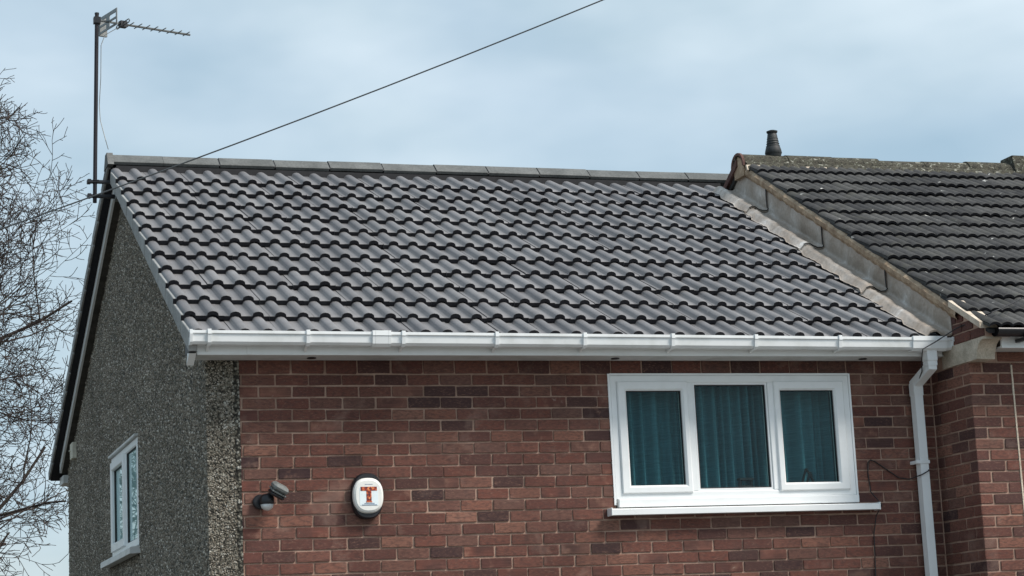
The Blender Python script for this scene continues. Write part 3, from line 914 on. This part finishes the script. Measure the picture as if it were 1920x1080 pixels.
# the little triangle of brickwork above the kneeler
for r, (a, b) in ((0, (-.785, -.605)), (0, (-.594, -.380)), (0, (-.37, -.20)), (1, (-.640, -.500)), (1, (-.489, -.270)), (2, (-.515, -.425)), (2, (-.414, -.25))):
    ret.append(((XP+.027, (a+b)/2, z(.152 + r*.074 + .032)), (.06, b-a, .063)))
for c, s in ret: place('brick', BM[rnd.randrange(16)], body, c, (0, 0, 0), s)
for c, s in fac: place('brick', BM[rnd.randrange(16)], nfront, c, (0, rnd.uniform(-.006, .006), 0), s)
joined_bricks('brickwork', low, nfront)
obj('movement_joint', box(5.284, 5.296, YN-.0065, YN+.02, z(-2.6), z(-.02)), LINTEL, nfront)
obj('mastic_joint', box(XP-.010, XP+.0, -.008, .006, z(-4.5), z(.0)), MORTAR, body)

# kneeler stone carrying the parapet
kp = [(-.20, z(.002)), (-.20, z(.145)), (-.785, z(.145)), (-.785, z(.128)), (-.748, z(.122)), (-.718, z(.103)), (-.698, z(.078)), (-.684, z(.050)), (-.676, z(.022)), (-.674, z(.002))]
obj('kneeler', prism(kp, 'x', XP-.012, XP+.135), STONE, nb)
# eaves of the neighbour
obj('fascia', bbox(5.110, XN1, -.745, -.725, z(.070), z(.150), .002), WHITE, nb)
obj('soffit', box(5.110, XN1, -.7245, YN-.003, z(.074), z(.085)), WHITEOLD, nb)
obj('eaves_board', box(XP+.14, XN1, -.80, YN-.003, z(.152), z(.19)), FELT, nb)
def halfround(x0, x1, yc, zc, R):
    V, F = [], []; n = 10
    for x in (x0, x1):
        for rr in (R, R-.005):
            for k in range(n+1):
                a = math.pi + math.pi*k/n; V.append((x, yc+rr*math.cos(a), zc+rr*math.sin(a)))
    m = n+1
    for k in range(n):
        F.append((k, k+1, 2*m+k+1, 2*m+k)); F.append((m+k, 3*m+k, 3*m+k+1, m+k+1))
        F.append((k, m+k, m+k+1, k+1))
    F.append((0, 2*m, 3*m, m)); F.append((n, m+n, 3*m+n, 2*m+n))
    F.append(tuple(range(m)))
    return V, F
ng_ = obj('gutter', halfround(XP+.055, XN1, -.835, z(.188), .055), BLACKP, nb, True)
for x in (5.235, 6.2, 7.2):
    obj('gutter_bracket', join(bbox(x-.018, x+.018, -.86, -.747, z(.105), z(.128), .002), bbox(x-.014, x+.014, -.892, -.86, z(.108), z(.20), .002)), BLACKP, ng_)
obj('bed_slab', prism([(-.80, z(nz_(-.80)-.062)), (-.40, z(nz_(-.40)-.062)), (-.40, z(nz_(-.40)-.016)), (-.80, z(nz_(-.80)-.016))], 'x', XP-.040, XP+.10), LINTEL, nb)

# neighbour's roof
ncp, nsp = math.cos(NP), math.sin(NP)
def np_(x, d, n=0): return (x, NEY + d*ncp - n*nsp, z(NEZ + d*nsp + n*ncp))
NSL = (NYR-NEY)/ncp
v = [np_(x, d, n) for x in (XP+.01, XN1) for d in (.02, NSL) for n in (-.075, -.05)]
nroof = obj('roof', (v, [(0, 1, 3, 2), (4, 6, 7, 5), (0, 4, 5, 1), (2, 3, 7, 6), (0, 2, 6, 4), (1, 5, 7, 3)]), FELT, nb)
yy = NYR
obj('rear_roof', prism([(NYR, z(NZR-.09)), (8.2, z(nz_(8.2)-.09)), (8.2, z(nz_(8.2)-.01)), (NYR, z(NZR-.01))], 'x', XP-.03, XN1), OLDTILE, nb)
NG = .3105; NW = .186
nprof = []
for c in (.0465, .1395):
    for k in range(9):
        a = k/8; nprof.append((c-.0465+.093*a + (.0008 if k == 0 else 0) - (.0008 if k == 8 else 0), .019*math.sin(math.pi*a)**.8 if 0 < k < 8 else 0.0))
NT_ = tile_mesh('old_tile', NW, .385, nprof, .024, (OLDTILE, EDGE))
ntilt = math.atan(.031/NG)
far = []
cnt = 0
for k in range(14):
    d = -.005 + NG*k
    xvis = 5.75 + 2.6*(k/13)                           # how far along the course the photograph sees
    j = 0
    x = XP-.014
    while x < XN1:
        p = np_(x+rnd.uniform(-.003, .003), d+rnd.uniform(-.006, .006), rnd.uniform(-.003, .003))
        rot = (NP-ntilt+rnd.uniform(-.012, .012), rnd.uniform(-.010, .010), rnd.uniform(-.008, .008))
        if x < xvis and cnt < 300:
            place('old_tile', NT_, nroof, p, rot); cnt += 1
        else: far.append((p, rot))
        x += NW
from mathutils import Euler
V, F, MI = [], [], []
bv = [v_.co.copy() for v_ in NT_.vertices]; bf = [(tuple(q.vertices), q.material_index) for q in NT_.polygons]
for p, rot in far:
    R_ = Euler(rot).to_matrix(); k = len(V); P0 = Vector(p)
    V += [tuple(R_ @ c + P0) for c in bv]; 
    for q, mi in bf: F.append(tuple(i+k for i in q)); MI.append(mi)
o = obj('far_tiles', (V, F), OLDTILE, nroof, True); o.data.materials.append(EDGE); o.data.polygons.foreach_set('material_index', MI); setp(o, kind='stuff')
# mortar fillet bedding the verge
V, F = [], []
N = 90
for i in range(N+1):
    d = .42 + (NSL-.42-.05)*i/N
    a = rnd.uniform(-.005, .005); b = rnd.uniform(-.008, .008)
    for (xx, nn) in ((XP+.03, -.036), (XP-.014+a*.5, -.040+b*.3), (XP-.036+a, -.058+b*.4), (XP-.034+a, -.090+b*.5), (XP-.012, -.120+b), (XP+.02, -.122)):
        V.append(np_(xx, d, nn))
for i in range(N):
    for k in range(5): F.append((i*6+k, (i+1)*6+k, (i+1)*6+k+1, i*6+k+1))
obj('verge_mortar', (V, F), VMORT, nb)
# ridge: half-round tiles, mossy, on a mortar bed
def hr_ridge(L, R, mats):
    V, F = [], []; n = 12
    for x in (0, L):
        for q in (R, R-.018):
            for k in range(n+1):
                a = math.radians(-8) + math.radians(196)*k/n; V.append((x, -q*math.cos(a)*1.08, q*math.sin(a)))
    m = n+1
    for k in range(n):
        F.append((k, 2*m+k, 2*m+k+1, k+1)); F.append((m+k, m+k+1, 3*m+k+1, 3*m+k)); F.append((k, k+1, m+k+1, m+k)); F.append((2*m+k, 3*m+k, 3*m+k+1, 2*m+k+1))
    F.append((0, m, 3*m, 2*m)); F.append((n, 2*m+n, 3*m+n, m+n))
    return mesh('ridge_tile', V, F, mats)
NRZ = 2.288
for k in range(18):
    x = XP-.055 + .45*k
    zz = NRZ + .004*math.sin(k*1.7) - (.012 if 2 < k < 5 else 0)
    if x > 7.65: break
    place('ridge_tile', hr_ridge(.445, .110, MOSS), nroof, (x, NYR, z(zz)), (0, rnd.uniform(-.008, .008), rnd.uniform(-.008, .008)))
for k in range(10):
    x = 7.72 + .45*k
    place('ridge_tile', hr_ridge(.445, .110, MOSS), nroof, (x, NYR, z(NRZ+.075)))
obj('ridge_step', prism([(NYR-.17, z(NRZ-.1)), (NYR+.17, z(NRZ-.1)), (NYR+.10, z(NRZ+.165)), (NYR-.10, z(NRZ+.165))], 'x', 7.60, 7.72), MOSS, nroof)
# mortar bed below the ridge, lumpy
V, F = [], []
N = 110
for i in range(N+1):
    x = XP-.03 + (12.5-XP)*i/N
    q = rnd.uniform(-.012, .012)
    for (a, b) in ((-.10, .03), (-.135, .005), (-.165+q, -.040), (-.185+q, -.085+q*.6), (-.16, -.11)):
        V.append((x, NYR+a, z(NRZ+b)))
for i in range(N):
    for k in range(4): F.append((i*5+k, i*5+k+1, (i+1)*5+k+1, (i+1)*5+k))
obj('ridge_bedding', (V, F), MOSS, nroof)
obj('ridge_pointing', prism([(NYR-.155, z(NRZ-.075)), (NYR-.172, z(NRZ-.070)), (NYR-.148, z(NRZ-.018)), (NYR-.120, z(NRZ-.012))], 'x', XP-.04, XP+.85), LINTEL, nroof)
# open end of the ridge and the wall head below it
V, F = [], []
for (xx, q) in ((XP-.062, .1195), (XP-.062, .098), (XP-.040, .098), (XP-.040, .1195)):
    for k in range(13):
        t_ = math.radians(-8) + math.radians(196)*k/12; V.append((xx, NYR-q*math.cos(t_)*1.08, z(NRZ)+q*math.sin(t_)))
for k in range(12):
    for j in range(4): F.append((j*13+k, j*13+k+1, ((j+1) % 4)*13+k+1, ((j+1) % 4)*13+k))
obj('ridge_end_ring', (V, F), REDRIDGE, nroof)
obj('ridge_end_fill', prism([(NYR-.10, z(NRZ-.10)), (NYR+.10, z(NRZ-.10)), (NYR+.10, z(NRZ+.02)), (NYR, z(NRZ+.092)), (NYR-.10, z(NRZ+.02))], 'x', XP-.045, XP-.0), VMORT, nroof)
obj('verge_edge', prism([(NYR+.02, z(NZR-.06)), (4.2, z(nz_(4.2)-.06)), (4.2, z(nz_(4.2)+.0)), (NYR+.02, z(NZR-.0))], 'x', XP-.06, XP-.031), REDRIDGE, nroof)
# vent terminal on the ridge
fx, fy, fz = 5.255, NYR, z(NRZ+.108)
fl_ = obj('vent_terminal', lathe([(.062, -.03), (.066, .0), (.072, .018), (.076, .024), (.070, .055), (.060, .088), (.056, .092), (.046, .170), (.040, .205)], (fx, fy, fz), 20), FLUE, nb, True)
obj('cowl', lathe([(.030, .206), (.048, .212), (.050, .224), (.030, .232)], (fx, fy, fz), 20), FLUE, fl_)
for k in range(4):
    obj('fin', lathe([(.062-.004*k, .085+.022*k), (.0625-.004*k, .089+.022*k), (.056-.004*k, .093+.022*k)], (fx, fy, fz), 20), FLUE, fl_)

# ------------------------------------------------------------------ television aerial on the gable apex
ax, ay = -.62, 3.40
mz0, mz1 = z(1.93), z(3.53)
tv = thing('television_aerial', (ax, ay, mz0), 'television aerial on a tall dark mast clamped to the gable apex', 'aerial')
tops = Vector((ax+.035, ay, mz1))
mast = obj('mast', tube([(ax, ay, mz0), tops], .017, 10), DARKMETAL, tv)
obj('mast_cap', tube([tops, tops+Vector((0, 0, .012))], .019, 10), BLACKP, tv)
for zz in (z(1.985), z(2.105)):
    obj('bracket', join(bbox(ax-.055, ax+.14, ay-.022, ay+.022, zz-.012, zz+.012, .003), bbox(ax-.06, ax-.03, ay-.035, ay+.035, zz-.016, zz+.016, .003)), BLACKP, tv)
    obj('u_bolt', tube([(ax-.02, ay-.05, zz), (ax+.0, ay-.055, zz), (ax+.03, ay-.05, zz)], .006, 6), BLACKP, tv)
obj('wall_plate', bbox(XV+.03, XG-.05, ay-.05, ay+.05, z(1.955), z(2.14), .003), GREYMETAL, tv)
obj('wall_arm', join(bbox(ax+.10, XV+.03, ay-.018, ay+.018, z(1.97), z(2.0), .002)), BLACKP, tv)
# boom: to the right and away
R_ = Vector((math.cos(YAW), -math.sin(YAW), 0)); D_ = Vector((math.sin(YAW), math.cos(YAW), 0))
bd = (R_*.80 + D_*.60).normalized(); ed = (R_*.60 - D_*.80).normalized()
bs = tops + Vector((0, 0, -.05)); be = bs + bd*.86
obj('boom', tube([bs - bd*.02, be], .0095, 6), GREYMETAL, tv)
def bar(c, hl, r=.0045): return tube([c - ed*hl, c + ed*hl], r, 5)
for k in range(8):
    c = bs + bd*(.30 + .075*k) + Vector((0, 0, .004))
    obj('director', bar(c, .075 - .002*k), GREYMETAL, tv)
c = bs + bd*.235
loop = [c + ed*a + Vector((0, 0, b)) for a, b in ((-.11, -.012), (.11, -.012), (.125, 0), (.11, .016), (-.11, .016), (-.125, 0), (-.11, -.012))]
obj('dipole', tube(loop, .005, 5), GREYMETAL, tv)
obj('dipole_box', join(([tuple(Vector(p[0]*bd + p[1]*ed) + c + Vector((0, 0, p[2]))) for p in box(-.03, .03, -.025, .025, -.028, .024)[0]], box(0, 1, 0, 1, 0, 1)[1])), BLACKP, tv)
# reflector: slotted flat plate frame across the boom
rc = bs + bd*.10
def rect(a0, a1, b0, b1, th=.006, off=0):
    V = [tuple(rc + bd*(off+t) + ed*a + Vector((0, 0, b))) for t in (-th/2, th/2) for a in (a0, a1) for b in (b0, b1)]
    return V, [(0, 1, 3, 2), (4, 6, 7, 5), (0, 4, 5, 1), (2, 3, 7, 6), (0, 2, 6, 4), (1, 5, 7, 3)]
obj('reflector', join(rect(-.17, .17, .044, .075), rect(-.17, .17, -.068, -.05), rect(-.17, -.145, -.0499, .0439), rect(.15, .17, -.0499, .0439), rect(-.03, .03, -.0499, .0439), rect(-.1449, -.0301, -.012, .006), rect(.0301, .1499, -.012, .006)), GREYMETAL, tv)
obj('reflector_wing', join(rect(-.172, -.150, -.078, .082, .07, .03)), GREYMETAL, tv)
obj('boom_clamp', join(([tuple(Vector(p) + bs) for p in box(-.028, .028, -.028, .028, -.03, .022)[0]], box(0, 1, 0, 1, 0, 1)[1])), BLACKP, tv)
cpts = [bs + bd*.2 + Vector((0, 0, -.03)), bs + bd*.14 + Vector((0, 0, -.07)), bs + bd*.07 + Vector((0, 0, -.12)), bs + Vector((.03, -.01, -.22)), bs + Vector((.024, -.015, -.5)), Vector((ax+.045, ay-.01, z(2.75))), Vector((ax+.05, ay-.02, z(2.62))), Vector((ax+.09, ay-.03, z(2.45))), Vector((ax+.112, ay-.02, z(2.375)))]
obj('coaxial_cable', tube(cpts, .0032, 5), GREYMETAL, tv)

# ------------------------------------------------------------------ overhead cable (world points on the picture's line at a constant distance off the house)
oc = [(-26.4, 0.9, -3.97), ]
def cablepts():
    a = Vector((-2.21, -1.0, 1.57)); b = Vector((2.92, -1.6, 3.19))
    d = b-a; pts = []
    for i in range(-70, 71):
        t = i/10
        p = a + d*t
        if p.z < -4: continue
        sag = .012*(t-.5)**2 - .003
        pts.append(Vector((p.x, p.y, z(p.z + sag))))
    return pts
def cablepts():
    a = Vector((-1.719, -1.0, .716)); b = Vector((1.944, -1.6, 2.142)); d = b-a; pts = []
    for i in range(-24, 57):
        t = i/8; p = a + d*t
        pts.append((p.x, p.y, z(p.z + .11*(t-.5)**2 - .0275)))
    return pts
oh = thing('overhead_cable', cablepts()[0], 'thin dark overhead cable slanting through the sky above the new roof', 'cable')
obj('strand', tube(cablepts(), .0044, 6), WIRE, oh)

# ------------------------------------------------------------------ thin black cable down the corner and across the brickwork
wc = thing('wall_cable', (4.39, -.02, z(-2.6)), 'thin black cable looping off the downpipe and down the brickwork beside the window', 'cable')
obj('run', tube([(x, y_, z(c)) for x, y_, c in ((5.42, -.58, .46), (5.18, -.72, .365), (5.02, -.80, .31), (4.93, -.45, .255), (4.80, -.40, .175), (4.69, -.385, .118), (4.70, -.345, .06), (4.745, -.25, -.02), (4.76, -.17, -.07), (4.835, -.04, -.13), (4.845, -.012, -.4), (4.842, -.012, -.66), (4.81, -.114, -.715), (4.755, -.112, -.742), (4.70, -.02, -.765), (4.62, -.012, -.752), (4.53, -.012, -.693), (4.44, -.012, -.632), (4.405, -.012, -.622), (4.385, -.012, -.640), (4.378, -.012, -.72), (4.39, -.012, -.85), (4.424, -.1, -.95), (4.408, -.03, -1.02), (4.388, -.012, -1.15), (4.376, -.012, -1.45), (4.372, -.012, -2.6))], .0042, 6), CABLE, wc)

# ------------------------------------------------------------------ security light
sl_ = thing('security_light', (.0, 0, z(-.90)), 'grey security floodlight with black motion sensor on the brick wall', 'light')
obj('wall_plate', lathe([(.048, 0), (.048, .022), (.040, .030)], (-.008, -.004, z(-.835)), 20, 'y'), BLACKP, sl_)
obj('sensor_body', lathe([(.044, -.030), (.047, -.02), (.047, .010), (.038, .030), (.012, .038)], (.026, -.072, z(-.826)), 18), BLACKP, sl_, True)
obj('sensor_lens', lathe([(.004, -.072), (.022, -.066), (.037, -.052), (.043, -.0305)], (.026, -.072, z(-.826)), 18), LENS, sl_, True)
hm = Matrix.Translation(Vector((.088, -.135, z(-.772)))) @ Euler((math.radians(30), math.radians(24), math.radians(20))).to_matrix().to_4x4()
def hv(vf): return [tuple(hm @ Vector(p)) for p in vf[0]], vf[1]
def dome(rx, ry, rz, zc, n=18, m=7):
    V, F = [], []
    for i in range(m+1):
        t_ = math.pi/2*i/m
        for k in range(n):
            a = 2*math.pi*k/n; ca, sa = math.cos(a), math.sin(a)
            e = (abs(ca)**5 + abs(sa)**5)**(-1/5)
            V.append((rx*ca*e*math.cos(t_), ry*sa*e*math.cos(t_), zc + rz*math.sin(t_)))
    for i in range(m):
        for k in range(n): F.append((i*n+k, i*n+(k+1) % n, (i+1)*n+(k+1) % n, (i+1)*n+k))
    F.append(tuple(range(n))[::-1]); return V, F
obj('lamp_head', hv(bbox(-.056, .062, -.042, .042, -.0065, .040, .016)), SILVERP, sl_)
obj('visor', hv(bbox(-.050, .058, -.039, .039, -.018, -.0065, .003)), SILVERP, sl_)
obj('lamp_glass', hv(bbox(-.048, .058, -.038, .038, -.044, -.0175, .010)), BLACKP, sl_)
obj('arm', tube([(.03, -.075, z(-.80)), (.05, -.10, z(-.79)), (.06, -.125, z(-.785))], .014, 8), BLACKP, sl_)

# ------------------------------------------------------------------ alarm bell box
ab = thing('alarm_box', (.70, 0, z(-.96)), 'white alarm bell box with a red letter T and black ends on the brick wall', 'alarm box')
AX, AZ = .700, z(-.812)
def capsule(wd, hg, cut, n=8):
    """rounded elongated outline: half width wd, half height hg"""
    pts = []
    N_ = 44
    for k in range(N_):
        a = 2*math.pi*k/N_; ca, sa = math.cos(a), math.sin(a)
        e = (abs(ca)**2.7 + abs(sa)**2.3)
        e = e**(-1/2.5)
        pts.append((wd*ca*e, hg*sa*e))
    return pts
def shell(rings):
    V, F = [], []; n = len(rings[0][0])
    for pts, yv in rings: V += [(AX+p[0], yv, AZ+p[1]) for p in pts]
    for r in range(len(rings)-1):
        for k in range(n):
            k2 = (k+1) % n; F.append((r*n+k, r*n+k2, (r+1)*n+k2, (r+1)*n+k))
    F.append(tuple((len(rings)-1)*n+k for k in range(n))); F.append(tuple(range(n))[::-1])
    return V, F
obj('back_plate', shell([(capsule(.104, .150, .085), -.002), (capsule(.104, .150, .085), -.046), (capsule(.096, .142, .08), -.060)]), BLACKP, ab)
wedge = shell([(capsule(.103, .116, 0), -.020), (capsule(.103, .116, 0), -.060), (capsule(.098, .110, 0), -.074), (capsule(.086, .098, 0), -.082)])
obj('cover', wedge, ALWHITE, ab)
obj('face_panel', box(AX-.062, AX+.062, -.0832, -.0815, AZ-.066, AZ+.052), PANELW, ab)
yT = (-.0846, -.0833)
tl = obj('letter_t', join(box(AX-.055, AX+.055, *yT, AZ+.030, AZ+.056), box(AX-.017, AX+.017, *yT, AZ-.040, AZ+.0299), box(AX-.021, AX+.021, *yT, AZ-.046, AZ-.0401)), RED, ab)
tl['label'] = 'dark red letter T with orange patches'
tx = []
x = -.040
for row, (zc, x0, x1) in enumerate(((-.053, -.032, .034), (-.0625, -.048, .050))):
    x = x0
    while x < x1:
        wdt = rnd.uniform(.003, .007); tx.append(box(AX+x, AX+x+wdt, -.0842, -.0833, AZ+zc-.0028, AZ+zc+.0028)); x += wdt+.0018
obj('small_print', join(*tx), BLUEPR, ab)
obj('top_print', join(*[box(AX+a, AX+a+.006, -.0830, -.0821, AZ+.070, AZ+.074) for a in (-.024, -.015, -.006, .003, .012, .021)]), BLUEPR, ab)

# ------------------------------------------------------------------ bare winter trees behind the gable
def make_tree(base, height, seed, label, env, scaffolds):
    r = random.Random(seed)
    TV, TF, CV, CF = [], [], [], []
    ec, er = Vector(env[0]), Vector(env[1])
    def inside(p):
        q = p-ec; return (q.x/er.x)**2 + (q.y/er.y)**2 + (q.z/er.z)**2
    def ring(path, rad, seg, big):
        V, F = tube(path, rad, seg, False)
        A, B = (TV, TF) if big else (CV, CF)
        k = len(A); A += V; B += [tuple(i+k for i in q) for q in F]
    def grow(p, d, L, rad, lev):
        nseg = (9, 11, 9, 7, 5, 4)[lev]
        bend = Vector((r.gauss(0, 1), r.gauss(0, 1), r.gauss(0, .7)))*(.035, .07, .09, .10, .10, .10)[lev]
        pts = [p.copy()]; rads = [rad]; dd = d.copy(); stop = False
        for i in range(nseg):
            wig = (.05, .10, .11, .11, .10, .08)[lev]
            if r.random() < .3: bend = -bend*.8
            dd = (dd + bend + Vector((r.gauss(0, wig), r.gauss(0, wig), r.gauss(0, wig))) + Vector((0, 0, (.03, .045, .04, .03, .03, .03)[lev]))).normalized()
            p = p + dd*(L/nseg); pts.append(p.copy()); rads.append(max(rad*(1-.8*(i+1)/nseg), .0045))
            if lev > 0 and inside(p) > 1.0 + r.uniform(-.10, .12): break
        ns = len(pts)-1
        ring(pts, rads, (9, 7, 5, 4, 3, 3)[lev], lev < 1)
        if lev >= 5 or L < .22: return
        n = (8, 8, 8, 6, 3)[lev]; sgn = 1
        for k in range(n):
            t = (.35 if lev == 0 else .18) + (.80 if lev else .63)*(k + r.random()*.8)/n
            t = min(t, .985)*nseg
            i = int(t)
            if i >= ns: break
            q = pts[i].lerp(pts[i+1], t-i); ax_ = (pts[i+1]-pts[i]).normalized()
            side = ax_.cross(Vector((r.gauss(0, .5), -1, r.gauss(0, .5)))).normalized()*sgn; sgn = -sgn
            side = (side + Vector((r.gauss(0, .5), r.gauss(0, .6), r.gauss(0, .4)))).normalized()
            ang = math.radians(r.uniform(28, 58))
            nd = (ax_*math.cos(ang) + side*math.sin(ang)).normalized()
            ratio = r.uniform(.40, .60)*(1.15-.55*t/nseg)
            grow(q, nd, L*ratio, max(rads[i]*r.uniform(.42, .60), .0056), lev+1)
    t = thing('bare_tree', base, label, 'tree')
    b = Vector(base)
    grow(b, Vector((.02, 0, 1)).normalized(), height, height*.024, 0)
    for (off, d, L, rad) in scaffolds:
        grow(b + Vector(off), Vector(d).normalized(), L, rad, 1)
    obj('trunk', (TV, TF), BARK, t, True)
    obj('crown', (CV, CF), BARK, t, True)
    return t
make_tree((-5.1, 16, 0), 9.5, 4, 'bare winter tree with a mossy low limb reaching towards the pebbledash gable',
          ((-5.1, 16, 7.9), (6.2, 5.5, 6.5)),
          [((.1, 0, 4.6), (1, -.05, .30), 6.4, .15), ((.1, .1, 5.4), (1, .2, .38), 6.2, .09), ((.1, 0, 6.0), (1, 0, .50), 6.4, .085), ((.1, 0, 3.8), (1, .3, .14), 6.2, .085),
           ((.1, 0, 6.7), (1, -.1, .62), 6.0, .075), ((.1, 0, 5.0), (1, .4, .20), 6.2, .085), ((.1, 0, 3.2), (1, -.2, .20), 6.2, .08), ((.05, 0, 7.4), (.9, .1, .80), 5.6, .07),
           ((.1, 0, 5.8), (1, -.3, .30), 6.2, .07), ((.1, 0, 7.0), (1, .3, .48), 6.0, .07)])
